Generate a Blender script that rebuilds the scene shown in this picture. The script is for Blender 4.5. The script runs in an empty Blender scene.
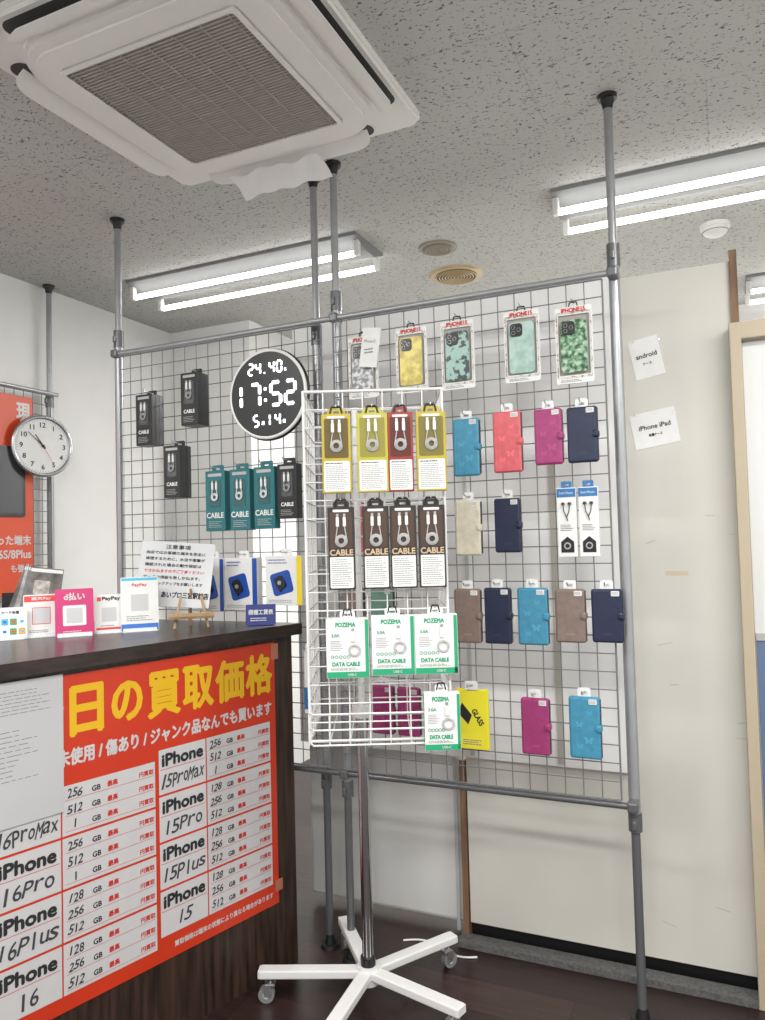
import bpy, bmesh, math, random
from mathutils import Vector, Matrix, Euler
random.seed(7)
D=bpy.data; COL=bpy.context.scene.collection
rad=math.radians
H=2.612
# ------------------------------------------------------------ materials
MC={}
def mat(name,col,rough=.5,metal=0,emit=0,var=0.0,bump=0.0,scale=30,spec=.5):
    if name in MC: return MC[name]
    m=D.materials.new(name); m.use_nodes=True; nt=m.node_tree; b=nt.nodes['Principled BSDF']
    c=(col[0],col[1],col[2],1)
    b.inputs['Base Color'].default_value=c; b.inputs['Roughness'].default_value=rough
    b.inputs['Metallic'].default_value=metal; b.inputs['Specular IOR Level'].default_value=spec
    if emit: b.inputs['Emission Color'].default_value=c; b.inputs['Emission Strength'].default_value=emit
    tc=nt.nodes.new('ShaderNodeTexCoord')
    nz=nt.nodes.new('ShaderNodeTexNoise'); nz.inputs['Scale'].default_value=scale; nz.inputs['Detail'].default_value=4
    nt.links.new(tc.outputs['Object'],nz.inputs['Vector'])
    if var:
        r=nt.nodes.new('ShaderNodeValToRGB')
        r.color_ramp.elements[0].position=.3; r.color_ramp.elements[1].position=.7
        r.color_ramp.elements[0].color=tuple(max(0,v*(1-var)) for v in col)+(1,)
        r.color_ramp.elements[1].color=tuple(min(1,v*(1+var)) for v in col)+(1,)
        nt.links.new(nz.outputs['Fac'],r.inputs['Fac']); nt.links.new(r.outputs['Color'],b.inputs['Base Color'])
    if bump:
        bp=nt.nodes.new('ShaderNodeBump'); bp.inputs['Strength'].default_value=bump; bp.inputs['Distance'].default_value=.002
        nt.links.new(nz.outputs['Fac'],bp.inputs['Height']); nt.links.new(bp.outputs['Normal'],b.inputs['Normal'])
    MC[name]=m; return m
def mat_pattern(name,c1,c2,scale,lo,hi,kind='noise',rough=.3,c3=None,stretch=(1,1,1),metal=0):
    m=D.materials.new(name); m.use_nodes=True; nt=m.node_tree; b=nt.nodes['Principled BSDF']
    tc=nt.nodes.new('ShaderNodeTexCoord'); mp=nt.nodes.new('ShaderNodeMapping'); mp.inputs['Scale'].default_value=stretch
    nt.links.new(tc.outputs['Object'],mp.inputs['Vector'])
    if kind=='voronoi':
        t=nt.nodes.new('ShaderNodeTexVoronoi'); out=t.outputs['Distance']
    else:
        t=nt.nodes.new('ShaderNodeTexNoise'); t.inputs['Detail'].default_value=4; out=t.outputs['Fac']
    t.inputs['Scale'].default_value=scale; nt.links.new(mp.outputs['Vector'],t.inputs['Vector'])
    r=nt.nodes.new('ShaderNodeValToRGB'); r.color_ramp.elements[0].position=lo; r.color_ramp.elements[1].position=hi
    r.color_ramp.elements[0].color=tuple(c1)+(1,); r.color_ramp.elements[1].color=tuple(c2)+(1,)
    if c3:
        e=r.color_ramp.elements.new(min(.98,hi+.08)); e.color=tuple(c3)+(1,)
    nt.links.new(out,r.inputs['Fac']); nt.links.new(r.outputs['Color'],b.inputs['Base Color'])
    b.inputs['Roughness'].default_value=rough; b.inputs['Metallic'].default_value=metal
    MC[name]=m; return m
WHITE=mat('white_plastic',(.78,.78,.77),.4); PAPER=mat('paper',(.78,.78,.765),.75,var=.03)
BLACK=mat('black_plastic',(.012,.012,.013),.35); INK=mat('ink',(.02,.02,.022),.7); GREYINK=mat('grey_ink',(.22,.22,.23),.7)
PEN=mat('pen_ink',(.05,.05,.06),.7)
RED=mat('poster_red',(.60,.040,.012),.3,var=.06,scale=4); ORANGE=mat('poster_orange',(.66,.065,.012),.4,var=.06,scale=4)
REDINK=mat('red_ink',(.6,.03,.02),.6); YELLOW=mat('poster_yellow',(.80,.47,.012),.4)
POSTERW=mat('poster_white',(.60,.59,.59),.35,var=.02)
STEEL=mat('steel_grey',(.38,.39,.40),.30,.45,var=.05); STEELD=mat('steel_dark',(.16,.165,.17),.32,.45); CHROME=mat('chrome',(.55,.55,.56),.15,1)
WIRE=mat('wire_grey_white',(.17,.175,.18),.4); RACKW=mat('rack_white',(.76,.76,.75),.35)
WALLW=mat('wall_white',(.86,.86,.84),.85,var=.02,bump=.05,scale=5)
CREAM=mat('panel_cream',(.62,.607,.55),.6,var=.05,bump=.04,scale=2.2)
BACKW=mat('backing_white',(.87,.87,.86),.6,var=.02,scale=3)
GREYPANEL=mat('panel_grey_white',(.70,.70,.68),.5,var=.02,scale=3)
WOODR=mat_pattern('raw_timber',(.14,.075,.04),(.30,.18,.10),9,.3,.7,stretch=(8,8,.6),rough=.6)
DARKWOOD=mat_pattern('dark_walnut',(.014,.0075,.0055),(.070,.038,.026),7,.3,.75,stretch=(9,9,.7),rough=.38)
TOPWOOD=mat_pattern('dark_walnut_top',(.013,.008,.0065),(.044,.026,.019),7,.3,.75,stretch=(9,.9,9),rough=.28)
BEIGE=mat('frame_beige',(.46,.39,.28),.5,var=.03,scale=3); BLUEP=mat('door_slate_blue',(.12,.18,.30),.5)
GLOW=mat('lamp_glow',(1,.99,.97),.4,emit=7); LED=mat('led_white',(.9,.97,1),.4,emit=2.0)
LTWOOD=mat('light_wood',(.50,.32,.17),.55,var=.12,scale=25)
# ------------------------------------------------------------ geometry builder
TXT={}
def text_mesh(body,res=3):
    if body in TXT: return TXT[body]
    cu=D.curves.new('t','FONT'); cu.body=body; cu.size=1; cu.resolution_u=res
    o=D.objects.new('t',cu); COL.objects.link(o); bpy.context.view_layer.update()
    me=o.to_mesh()
    vs=[tuple(v.co) for v in me.vertices]; fs=[tuple(p.vertices) for p in me.polygons]
    o.to_mesh_clear(); D.objects.remove(o); D.curves.remove(cu)
    if not vs: vs=[(0,0,0)]
    x0=min(v[0] for v in vs);x1=max(v[0] for v in vs);y0=min(v[1] for v in vs);y1=max(v[1] for v in vs)
    TXT[body]=(vs,fs,x0,x1,y0,y1); return TXT[body]
class G:
    def __init__(s): s.v=[];s.f=[];s.m=[];s.fm=[];s.sm=[]
    def add(s,vs,fs,m,smooth=False,M=None):
        if m not in s.m: s.m.append(m)
        i=s.m.index(m); o=len(s.v)
        for v in vs:
            v=Vector(v); 
            if M is not None: v=M@v
            s.v.append(tuple(v))
        for f in fs: s.f.append(tuple(a+o for a in f)); s.fm.append(i); s.sm.append(smooth)
        return s
    def box(s,c,d,m,rot=None,bev=0,seg=2):
        bm=bmesh.new(); bmesh.ops.create_cube(bm,size=1)
        for v in bm.verts: v.co=Vector((v.co.x*d[0],v.co.y*d[1],v.co.z*d[2]))
        if bev: bmesh.ops.bevel(bm,geom=list(bm.edges),offset=min(bev,min(d)*.45),segments=seg,profile=.5,affect='EDGES')
        M=Matrix.Translation(c)@(Euler(rot).to_matrix().to_4x4() if rot else Matrix())
        bm.verts.index_update()
        s.add([v.co for v in bm.verts],[[v.index for v in f.verts] for f in bm.faces],m,False,M); bm.free(); return s
    def cyl(s,p0,p1,r,m,seg=12,r2=None,caps=True,smooth=True):
        p0=Vector(p0);p1=Vector(p1); r2=r if r2 is None else r2
        z=(p1-p0).normalized(); a=Vector((1,0,0)) if abs(z.x)<.9 else Vector((0,1,0))
        x=z.cross(a).normalized(); y=z.cross(x)
        vs=[];fs=[]
        for p,q in((p0,r),(p1,r2)):
            for i in range(seg):
                t=2*math.pi*i/seg; vs.append(p+x*math.cos(t)*q+y*math.sin(t)*q)
        for i in range(seg): j=(i+1)%seg; fs.append((i,j,seg+j,seg+i))
        s.add(vs,fs,m,smooth)
        if caps: s.add(vs,[tuple(range(seg))[::-1],tuple(range(seg,2*seg))],m)
        return s
    def path(s,pts,r,m,seg=6):
        for a,b in zip(pts,pts[1:]): s.cyl(a,b,r,m,seg)
        return s
    def rr(s,cx,cz,w,h,rd,y0,y1,m,n=5,inner=None,rot=0):
        def ring(w,h,rd):
            P=[]
            for sx,sz,a0 in((1,1,0),(-1,1,90),(-1,-1,180),(1,-1,270)):
                for k in range(n+1):
                    t=rad(a0+90*k/n); P.append((sx*(w/2-rd)+rd*math.cos(t),sz*(h/2-rd)+rd*math.sin(t)))
            c,q=math.cos(rot),math.sin(rot)
            return [(cx+x*c-z*q,cz+x*q+z*c) for x,z in P]
        A=ring(w,h,rd);N=len(A)
        vs=[(x,y0,z) for x,z in A]+[(x,y1,z) for x,z in A]
        fs=[(i,(i+1)%N,N+(i+1)%N,N+i) for i in range(N)]
        if inner:
            B=ring(*inner); vs+=[(x,y0,z) for x,z in B]+[(x,y1,z) for x,z in B]
            for i in range(N):
                j=(i+1)%N; fs+=[(2*N+i,3*N+i,3*N+j,2*N+j),(N+i,N+j,3*N+j,3*N+i),(i,2*N+i,2*N+j,j)]
        else: fs+=[tuple(range(N))[::-1],tuple(range(N,2*N))]
        return s.add(vs,fs,m)
    def disc(s,cx,cz,r,y0,y1,m,seg=48,r2=None):
        return s.cyl((cx,y0,cz),(cx,y1,cz),r,m,seg,r2)
    def torus(s,c,R,r,m,axis='Y',n=48,k=8):
        vs=[];fs=[]
        for i in range(n):
            a=2*math.pi*i/n
            for j in range(k):
                b=2*math.pi*j/k; q=R+r*math.cos(b); x,z,y=q*math.cos(a),q*math.sin(a),r*math.sin(b)
                vs.append((c[0]+x,c[1]+y,c[2]+z) if axis=='Y' else (c[0]+x,c[1]+z,c[2]+y))
        for i in range(n):
            for j in range(k):
                a=i*k+j;b=i*k+(j+1)%k;c2=((i+1)%n)*k+(j+1)%k;d=((i+1)%n)*k+j; fs.append((a,b,c2,d))
        return s.add(vs,fs,m,True)
    def text(s,body,x,z,h,m,y=0,al='c',w=None,bold=0,shear=0,vc=True,rot=0):
        vs,fs,x0,x1,y0,y1=text_mesh(body)
        k=h/max(1e-6,(y1-y0)); kx=k if w is None else w/max(1e-6,(x1-x0))
        W=(x1-x0)*kx; ox={'c':-W/2,'l':0,'r':-W}[al]
        offs=[(0,0)] if not bold else [(-bold,0),(bold,0),(0,bold),(0,-bold),(bold*.7,bold*.7),(-bold*.7,-bold*.7),(0,0)]
        c,q=math.cos(rot),math.sin(rot)
        for n,(dx,dz) in enumerate(offs):
            o=[]
            for v in vs:
                lz=(v[1]-y0)*k-(h/2 if vc else 0)+dz; lx=(v[0]-x0)*kx+ox+dx+shear*lz
                o.append((x+lx*c-lz*q,y-n*.00004,z+lx*q+lz*c))
            s.add(o,fs,m)
        return s
    def pen(s,body,x,z,h,m,y,w,rn):
        n=len(body); st_=w/n
        for i,ch in enumerate(body):
            nar=.45 if ch in '1li' else .86
            s.text(ch,x-w/2+st_*(i+.5)+rn.uniform(-.03,.03)*st_,z+rn.uniform(-.07,.07)*h,h*(1 if (ch.isdigit() or ch.isupper() or ch=='l') else .72)*rn.uniform(.92,1.08),m,y,w=st_*nar*rn.uniform(.9,1.08) if ch not in '1l' else None,bold=.0005,shear=rn.uniform(.08,.3),rot=rn.uniform(-.08,.08))
        return s
    def bars(s,x0,x1,z0,z1,n,m,y,seed=1,th=.45):
        rn=random.Random(seed)
        for i in range(n):
            z=z0+(z1-z0)*(i+.5)/n; t=abs(z1-z0)/n*th; x=x0
            end=x0+(x1-x0)*rn.uniform(.7,1)
            while x<end:
                l=(x1-x0)*rn.uniform(.04,.14); e=min(end,x+l)
                s.add([(x,y,z-t/2),(e,y,z-t/2),(e,y,z+t/2),(x,y,z+t/2)],[(0,1,2,3)],m); x=e+(x1-x0)*.02
        return s
    def obj(s,name,parent=None,loc=(0,0,0),rot=(0,0,0),**kw):
        me=D.meshes.new(name); me.from_pydata(s.v,[],s.f)
        for m in s.m: me.materials.append(m)
        me.polygons.foreach_set('material_index',s.fm); me.polygons.foreach_set('use_smooth',s.sm); me.update()
        o=D.objects.new(name,me); COL.objects.link(o); o.location=loc; o.rotation_euler=rot
        if parent: o.parent=parent
        for k,v in kw.items(): o[k]=v
        return o
def root(name,label,cat,loc=(0,0,0),rot=(0,0,0),group=None):
    o=D.objects.new(name,None); COL.objects.link(o); o.empty_display_size=.05; o.location=loc; o.rotation_euler=rot
    o['label']=label;o['category']=cat
    if group:o['group']=group
    return o
def top(o,label,cat,group=None):
    o['label']=label;o['category']=cat
    if group:o['group']=group
    return o
def dup(o,loc,rot=None,label=None):
    n=o.copy(); COL.objects.link(n); n.location=loc
    if rot is not None: n.rotation_euler=rot
    if label: n['label']=label
    def rec(src,dst):
        for c in list(src.children):
            k=c.copy(); COL.objects.link(k); k.parent=dst; rec(c,k)
    rec(o,n); return n
def st(o): o['kind']='structure'; return o
# ------------------------------------------------------------ camera
yw=rad(24.4);pt=rad(2.3);rl=rad(1.5);f=755
Fv=Vector((-math.sin(yw)*math.cos(pt),math.cos(yw)*math.cos(pt),math.sin(pt)))
R0=Vector((math.cos(yw),math.sin(yw),0));U0=R0.cross(Fv)
R=math.cos(rl)*R0-math.sin(rl)*U0;U=math.sin(rl)*R0+math.cos(rl)*U0
cam=D.cameras.new('camera');co=D.objects.new('camera',cam);COL.objects.link(co)
co.matrix_world=Matrix(((R.x,U.x,-Fv.x,0),(R.y,U.y,-Fv.y,0),(R.z,U.z,-Fv.z,1.345),(0,0,0,1)))
cam.lens=f/1020*36; cam.clip_start=.05; bpy.context.scene.camera=co
bpy.context.scene.view_settings.view_transform='Standard'
# ------------------------------------------------------------ room
cm=D.materials.new('ceiling_board'); cm.use_nodes=True; nt=cm.node_tree; b=nt.nodes['Principled BSDF']; b.inputs['Roughness'].default_value=.95
tc=nt.nodes.new('ShaderNodeTexCoord')
def N(t,**k):
    n=nt.nodes.new(t)
    for a,v in k.items(): n.inputs[a].default_value=v
    return n
mp=N('ShaderNodeMapping'); mp.inputs['Scale'].default_value=(1.0,1.5,1); nt.links.new(tc.outputs['Object'],mp.inputs['Vector'])
n1=N('ShaderNodeTexNoise',Scale=84,Detail=2,Roughness=.6,Distortion=.5); nt.links.new(mp.outputs['Vector'],n1.inputs['Vector'])
r1=N('ShaderNodeValToRGB'); r1.color_ramp.elements[0].position=.345; r1.color_ramp.elements[1].position=.40
r1.color_ramp.elements[0].color=(.14,.138,.13,1); r1.color_ramp.elements[1].color=(.53,.53,.505,1)
nt.links.new(n1.outputs['Fac'],r1.inputs['Fac'])
bk=nt.nodes.new('ShaderNodeTexBrick'); bk.offset=.5
for a,v in (('Scale',1.0),('Mortar Size',.0018),('Brick Width',.91),('Row Height',.455)): bk.inputs[a].default_value=v
bk.inputs['Color1'].default_value=(1,1,1,1);bk.inputs['Color2'].default_value=(.975,.975,.975,1);bk.inputs['Mortar'].default_value=(.80,.80,.80,1)
nt.links.new(tc.outputs['Object'],bk.inputs['Vector'])
mx=nt.nodes.new('ShaderNodeMixRGB'); mx.blend_type='MULTIPLY'; mx.inputs[0].default_value=1
nt.links.new(r1.outputs['Color'],mx.inputs[1]); nt.links.new(bk.outputs['Color'],mx.inputs[2]); nt.links.new(mx.outputs['Color'],b.inputs['Base Color'])
bp=N('ShaderNodeBump',Strength=.4,Distance=.004); nt.links.new(r1.outputs['Color'],bp.inputs['Height']); nt.links.new(bp.outputs['Normal'],b.inputs['Normal'])
st(G().box((-.7,1.6,H+.04),(4.7,6.3,.08),cm).obj('ceiling'))
fm=D.materials.new('floor_planks'); fm.use_nodes=True; nt=fm.node_tree; b=nt.nodes['Principled BSDF']; b.inputs['Roughness'].default_value=.32
tc=nt.nodes.new('ShaderNodeTexCoord'); bk=nt.nodes.new('ShaderNodeTexBrick')
for a,v in (('Scale',1.0),('Mortar Size',.0015),('Brick Width',.9),('Row Height',.15)): bk.inputs[a].default_value=v
bk.inputs['Color1'].default_value=(.022,.011,.010,1);bk.inputs['Color2'].default_value=(.040,.021,.018,1);bk.inputs['Mortar'].default_value=(.004,.003,.002,1)
nt.links.new(tc.outputs['Object'],bk.inputs['Vector'])
mp=N('ShaderNodeMapping'); mp.inputs['Scale'].default_value=(1.2,14,1); nt.links.new(tc.outputs['Object'],mp.inputs['Vector'])
n1=N('ShaderNodeTexNoise',Scale=5,Detail=5); nt.links.new(mp.outputs['Vector'],n1.inputs['Vector'])
mx=nt.nodes.new('ShaderNodeMixRGB'); mx.blend_type='OVERLAY'; mx.inputs[0].default_value=.7
nt.links.new(bk.outputs['Color'],mx.inputs[1]); nt.links.new(n1.outputs['Fac'],mx.inputs[2]); nt.links.new(mx.outputs['Color'],b.inputs['Base Color'])
st(G().box((-.7,1.6,-.04),(4.7,6.3,.08),fm).obj('floor'))
st(G().box((-3.02,1.6,H/2),(.1,6.3,H),WALLW).obj('wall_left'))
st(G().box((-2.69,3.60,H/2),(.56,.10,H),WALLW).obj('wall_alcove'))
st(G().box((-2.46,4.15,H/2),(.09,.99,H),WALLW).obj('wall_alcove_return'))
st(G().box((-.5,4.7,H/2),(4.1,.1,H),WALLW).obj('wall_back'))
st(G().box((1.62,2.9,H/2),(.1,3.6,H),WALLW).obj('wall_right'))
pc=G().box((-.385,2.485,1.105),(.89,.05,2.09),CREAM)
rn=random.Random(3); SC=mat('scuff',(.48,.46,.41),.7)
for k in range(9):
    sx,sz=rn.uniform(-.22,.03),rn.uniform(.15,1.5); pc.rr(sx,sz,rn.uniform(.01,.05),rn.uniform(.002,.004),.001,2.4600,2.4597,SC,n=2,rot=rn.uniform(-.5,.5))
st(pc.obj('wall_partition'))
st(G().box((-.88,2.450,1.385),(1.17,.016,1.55),BACKW,bev=.002).box((-.505,2.440,1.17),(.020,.006,1.10),mat('strip_beige_grey',(.46,.44,.38),.6)).box((-.80,2.440,1.12),(.012,.006,1.0),mat('strip_pale_grey',(.60,.60,.58),.6)).obj('wall_backing'))  # white backing with two thin vertical strips, one beige-grey and one pale grey
st(G().box((-1.17,2.53,1.09),(.60,.05,2.12),GREYPANEL,bev=.012).box((-.885,2.5,.30),(.014,.014,.59),mat('grey_edge',(.5,.5,.5),.5),bev=.004).obj('wall_partition_grey'))
st(G().box((-.845,2.475,.30),(.020,.04,.59),WOODR).obj('trim_1'))
st(G().box((.050,2.475,2.06),(.022,.05,.24),WOODR).obj('trim_2'))
st(G().box((-.40,2.435,.010),(.92,.06,.02),mat('concrete_strip',(.10,.10,.098),.9,var=.35,scale=120)).obj('baseboard_partition'))
st(G().box((-.40,2.50,.03),(.92,.03,.06),BLACK).obj('trim_3'))
st(G().box((.047,2.43,.975),(.032,.06,1.95),BEIGE,bev=.003).box((.53,2.43,1.925),(.94,.06,.05),BEIGE,bev=.003).box((.99,2.43,.975),(.055,.06,1.95),BEIGE,bev=.003).obj('trim_4'))
dr=G().box((.512,2.45,.95),(.895,.035,1.89),mat('door_white',(.66,.67,.66),.45)).box((.512,2.431,.52),(.89,.006,1.02),BLUEP).box((.535,2.430,1.42),(.82,.006,.7),mat('frosted_pane',(.45,.49,.52),.15)).box((.512,2.428,1.04),(.89,.008,.02),mat('door_rail',(.5,.5,.5),.4,.5))
st(dr.obj('door_1'))
# ------------------------------------------------------------ fluorescent lights
def fixture(loc):
    r=root('fluorescent_light','white twin-tube fluorescent fixture glowing on the ceiling','ceiling light',loc,group='twin-tube fluorescent ceiling lights')
    g=G(); L=1.22
    prof=[(-.135,0),(-.135,-.014),(-.045,-.046),(.045,-.046),(.135,-.014),(.135,0)]
    vs=[(-L/2,y,z) for y,z in prof]+[(L/2,y,z) for y,z in prof]; n=len(prof)
    fs=[(i,i+1,n+i+1,n+i) for i in range(n-1)]+[(n-1,0,n,2*n-1),tuple(range(n))[::-1],tuple(range(n,2*n))]
    g.add(vs,fs,mat('reflector',(.24,.245,.245),.6)); g.obj('housing',r)
    for sy in(-1,1):
        G().cyl((-.585,sy*.098,-.076),(.585,sy*.098,-.076),.0120,GLOW,16).obj('tube',r,label='glowing white fluorescent tube')
        for sx in(-1,1):
            G().box((sx*.598,sy*.098,-.055),(.022,.028,.064),WHITE,bev=.004).obj('lamp_holder',r)
    return r
fx=fixture((-1.94,2.87,H)); dup(fx,(.075,2.87,H)); dup(fx,(.75,4.26,H))
# ------------------------------------------------------------ ceiling cassette
ac=root('ceiling_air_conditioner','white four-way ceiling cassette air conditioner with grey-beige grille','air conditioner',(-1.215,1.632,H),(rad(90),0,0))
ACW=mat('ac_white',(.82,.81,.77),.4); ACD=mat('ac_dark',(.05,.05,.047),.7); GR=mat('ac_grille',(.36,.34,.295),.6); GRB=mat('ac_grille_back',(.05,.046,.038),.8)
G().rr(0,0,.875,.875,.02,0,-.018,ACW).rr(0,0,.865,.865,.03,-.018,-.030,ACW).obj('panel',ac)
g=G()
for a in range(4):
    t=rad(90*a); c,s_=round(math.cos(t)),round(math.sin(t))
    g.rr(.388*c,.388*s_,.064 if c else .60,.60 if c else .064,.030,-.030,-.0312,ACD)
g.obj('outlet_slot',ac)
G().rr(0,0,.735,.735,.15,-.030,-.044,ACW,n=10).rr(0,0,.715,.715,.14,-.044,-.058,ACW,n=10).rr(0,0,.66,.66,.09,-.058,-.064,ACW,n=10,inner=(.535,.535,.02)).obj('inner_frame',ac)
g=G().rr(0,0,.535,.535,.02,-.056,-.0575,GRB)
for i in range(46):
    z=-.2525+i*.01122; g.box((0,-.0605,z),(.515,.005,.0062),GR)
for i in range(7): g.box((-.240+i*.08,-.0625,0),(.003,.004,.515),GR)
g.rr(0,0,.54,.54,.015,-.056,-.067,ACW,inner=(.515,.515,.01)); g.obj('intake_grille',ac,loc=(-.010,0,-.008),label='grey-beige slatted intake grille')
for a in range(4):
    g=G(); n=8; vs=[];fs=[]
    for i in range(n+1):
        u=i/n; x=.366+.058*u; y=-.046-.018*math.sin(u*1.9)-.004*u
        L=.29*(1-.20*u**4)
        for zz in(-L,L): vs+= [(x,y,zz),(x,y+.0035,zz)]
    for i in range(n):
        b0=4*i;b1=4*i+4; fs+=[(b0,b0+2,b1+2,b1),(b0+1,b1+1,b1+3,b0+3),(b0,b1,b1+1,b0+1),(b0+2,b0+3,b1+3,b1+2)]
    fs+=[(0,1,3,2),(4*n,4*n+2,4*n+3,4*n+1)]
    g.add(vs,fs,ACW); g.obj('louver',ac,rot=(0,rad(90*a),0))
g=G(); vs=[];fs=[]; nx,ny=26,8
for i in range(nx+1):
    for j in range(ny+1):
        u=i/nx;v=j/ny
        vs.append((-.165+.33*u,.0+.095*v+.006*math.sin(9*u)*v,-.005*math.sin(u*11+v*2)-.030*v*v+.004*math.sin(u*23+v*4)))
for i in range(nx):
    for j in range(ny): a=i*(ny+1)+j; fs.append((a,a+1,a+ny+2,a+ny+1))
g.add(vs,fs,mat('tissue',(.90,.90,.89),.9,bump=.6,scale=40),True)
top(g.obj('paper_wind_deflector',loc=(-1.26,2.000,2.536)),'crumpled white paper sheet taped under the air conditioner louver','paper sheet')
# vents, detector
v1=root('ceiling_vent','small round grey-brown ceiling vent','vent',(-1.09,3.06,H),(rad(90),0,0))
G().disc(0,0,.085,0,-.008,mat('vent_ring',(.30,.26,.20),.5),48,.080).obj('ring',v1)
g=G().disc(0,0,.070,-.008,-.014,mat('vent_core',(.20,.18,.145),.6),48,.06)
for k in range(4): g.torus((0,-.014,0),.014+.013*k,.002,mat('vent_ring',(0,0,0)),n=32,k=5)
g.obj('louver_cone',v1)
v2=root('ceiling_vent','round brass-coloured ceiling vent with concentric rings','vent',(-1.13,3.42,H),(rad(90),0,0))
BR=mat('brass_vent',(.50,.38,.22),.4,.3)
G().disc(0,0,.13,0,-.01,BR,56,.122).obj('ring',v2)
g=G().disc(0,0,.10,-.01,-.012,mat('vent_dark',(.12,.09,.06),.8),48)
for k in range(7): g.torus((0,-.014,0),.012+.014*k,.0035,BR,n=40,k=5)
g.obj('louver_cone',v2)
sd=root('smoke_detector','white domed smoke detector on the ceiling','smoke detector',(.01,3.38,H),(rad(90),0,0))
G().disc(0,0,.060,0,-.016,WHITE,48,.058).obj('base',sd)
g=G()
pr_=[(.050,-.016),(.050,-.028),(.044,-.036),(.030,-.046),(.012,-.050),(.0005,-.051)]
for (ra,ya),(rb,yb) in zip(pr_,pr_[1:]): g.cyl((0,ya,0),(0,yb,0),ra,WHITE,48,rb,caps=False)
g.torus((0,-.030,0),.0495,.0016,mat('sd_grey',(.20,.20,.20),.6),n=48,k=5)
g.obj('sensor_dome',sd)
# ------------------------------------------------------------ poles
def pole(x,y,label,zj=2.14,zl=.54,r1=.0125,r2=.016):
    r=root('tension_pole',label,'pole',(x,y,0),group='floor-to-ceiling tension poles')
    G().cyl((0,0,zj-.02),(0,0,H-.03),r1,STEEL,16).obj('upper_tube',r)
    G().cyl((0,0,zl),(0,0,zj),r2,STEEL,16).obj('middle_tube',r)
    G().cyl((0,0,.02),(0,0,zl+.02),r1,STEELD,16).obj('lower_tube',r,label='dark grey lower tube')
    G().cyl((0,0,zj-.03),(0,0,zj+.035),r2+.003,STEELD,16).box((0,-r2-.005,zj),(.012,.012,.026),STEELD,bev=.003).obj('joint',r)
    G().cyl((0,0,zl-.02),(0,0,zl+.03),r2+.003,STEELD,16).box((0,-r2-.005,zl),(.012,.012,.024),STEELD,bev=.003).obj('joint',r)
    G().cyl((0,0,H-.04),(0,0,H-.012),.013,BLACK,20,.020).cyl((0,0,H-.012),(0,0,H),.026,BLACK,24,.028).obj('ceiling_pad',r)
    G().cyl((0,0,0),(0,0,.012),.034,BLACK,24,.03).cyl((0,0,.012),(0,0,.04),.02,BLACK,20,.014).obj('foot',r)
    return r
pole(-.262,2.225,'grey steel tension pole beside the cream partition')
pole(-2.095,2.205,'grey steel tension pole behind the counter end')
pole(-1.150,2.205,'grey steel tension pole between the two wire grids')
pole(-1.255,2.255,'grey steel tension pole just behind the wire grids',zj=2.05)
pole(-2.920,2.615,'grey steel tension pole near the white side wall',zj=2.05)
# ------------------------------------------------------------ wire grids
def grid(x0,x1,z0,z1,nm):
    g=G(); n=round((x1-x0)/.05); k=round((z1-z0)/.05)
    for i in range(n+1):
        x=x0+(x1-x0)*i/n; rr=.0028 if i in(0,n) else .0017; g.cyl((x,0,z0),(x,0,z1),rr,WIRE,6)
    for j in range(k+1):
        z=z0+(z1-z0)*j/k; rr=.0028 if j in(0,k) else .0017; g.cyl((x0,-.003,z),(x1,-.003,z),rr,WIRE,6)
    return g.obj(nm)
o=grid(-.435,.435,0,1.45,'wire_grid_panel'); o.location=(-1.63,2.178,.615); top(o,'wire grid display panel behind the counter','wire grid','wire grid display panels')
o=grid(-.43,.43,0,1.45,'wire_grid_panel'); o.location=(-.72,2.178,.615); top(o,'wire grid display panel hung with phone cases','wire grid','wire grid display panels')
o=grid(-.5,.5,0,1.0,'wire_grid_panel'); o.location=(-2.888,2.09,1.07); o.rotation_euler=(0,0,rad(90)); top(o,'wire grid panel on the side wall behind the orange poster','wire grid','wire grid display panels')
for z,l in((2.083,'grey steel top rail holding the wire grids'),(.597,'grey steel bottom rail holding the wire grids')):
    r=root('rail_pipe',l,'rail',(0,0,z))
    G().cyl((-2.11,2.19,0),(-.255,2.19,0),.0095,STEELD if z<1 else STEEL,14).obj('pipe',r)
    for x in(-2.095,-1.150,-.262): G().box((x,2.197,0),(.030,.048,.030),STEELD,bev=.006).obj('clamp',r)
top(G().cyl((-2.885,1.55,2.08),(-2.885,2.63,2.08),.0095,STEEL,12).obj('rail_pipe'),'grey steel rail along the side wall grid','rail')
# ------------------------------------------------------------ counter
ca=rad(74.5); CX,CY=-1.276,2.150
cr=root('counter','dark walnut shop counter carrying signs and cards','counter')
def poly(g,pts,z0,z1,m):
    n=len(pts); vs=[(x,y,z0) for x,y in pts]+[(x,y,z1) for x,y in pts]
    return g.add(vs,[tuple(range(n))[::-1],tuple(range(n,2*n))]+[(i,(i+1)%n,n+(i+1)%n,n+i) for i in range(n)],m)
dx,dy=math.sin(rad(15.5)),math.cos(rad(15.5))
def cp(s,off=0): return (CX-dx*s-dy*off,CY-dy*s+dx*off)
B=cp(2.0)
g=G(); poly(g,[(CX,CY),(-2.05,CY),(-2.45,B[1]),B],1.046,1.082,TOPWOOD); g.obj('countertop',cr)
a1=cp(.02,.03);b1=cp(1.98,.03)
g=G(); poly(g,[a1,(-2.02,a1[1]),(-2.40,b1[1]),b1],0.0,1.046,DARKWOOD); g.obj('body',cr)
pr=root('price_poster','large red-orange laminated price poster taped on the counter front','poster',(CX-dy*.029,CY+dx*.029,0),(0,0,ca))
PZ0,PZ1=.215,1.030
g=G().box((-.70,-.002,(PZ0+PZ1)/2),(1.20,.003,PZ1-PZ0),RED)
Y0=-.0042
ttl='今日の買取価格'
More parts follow.
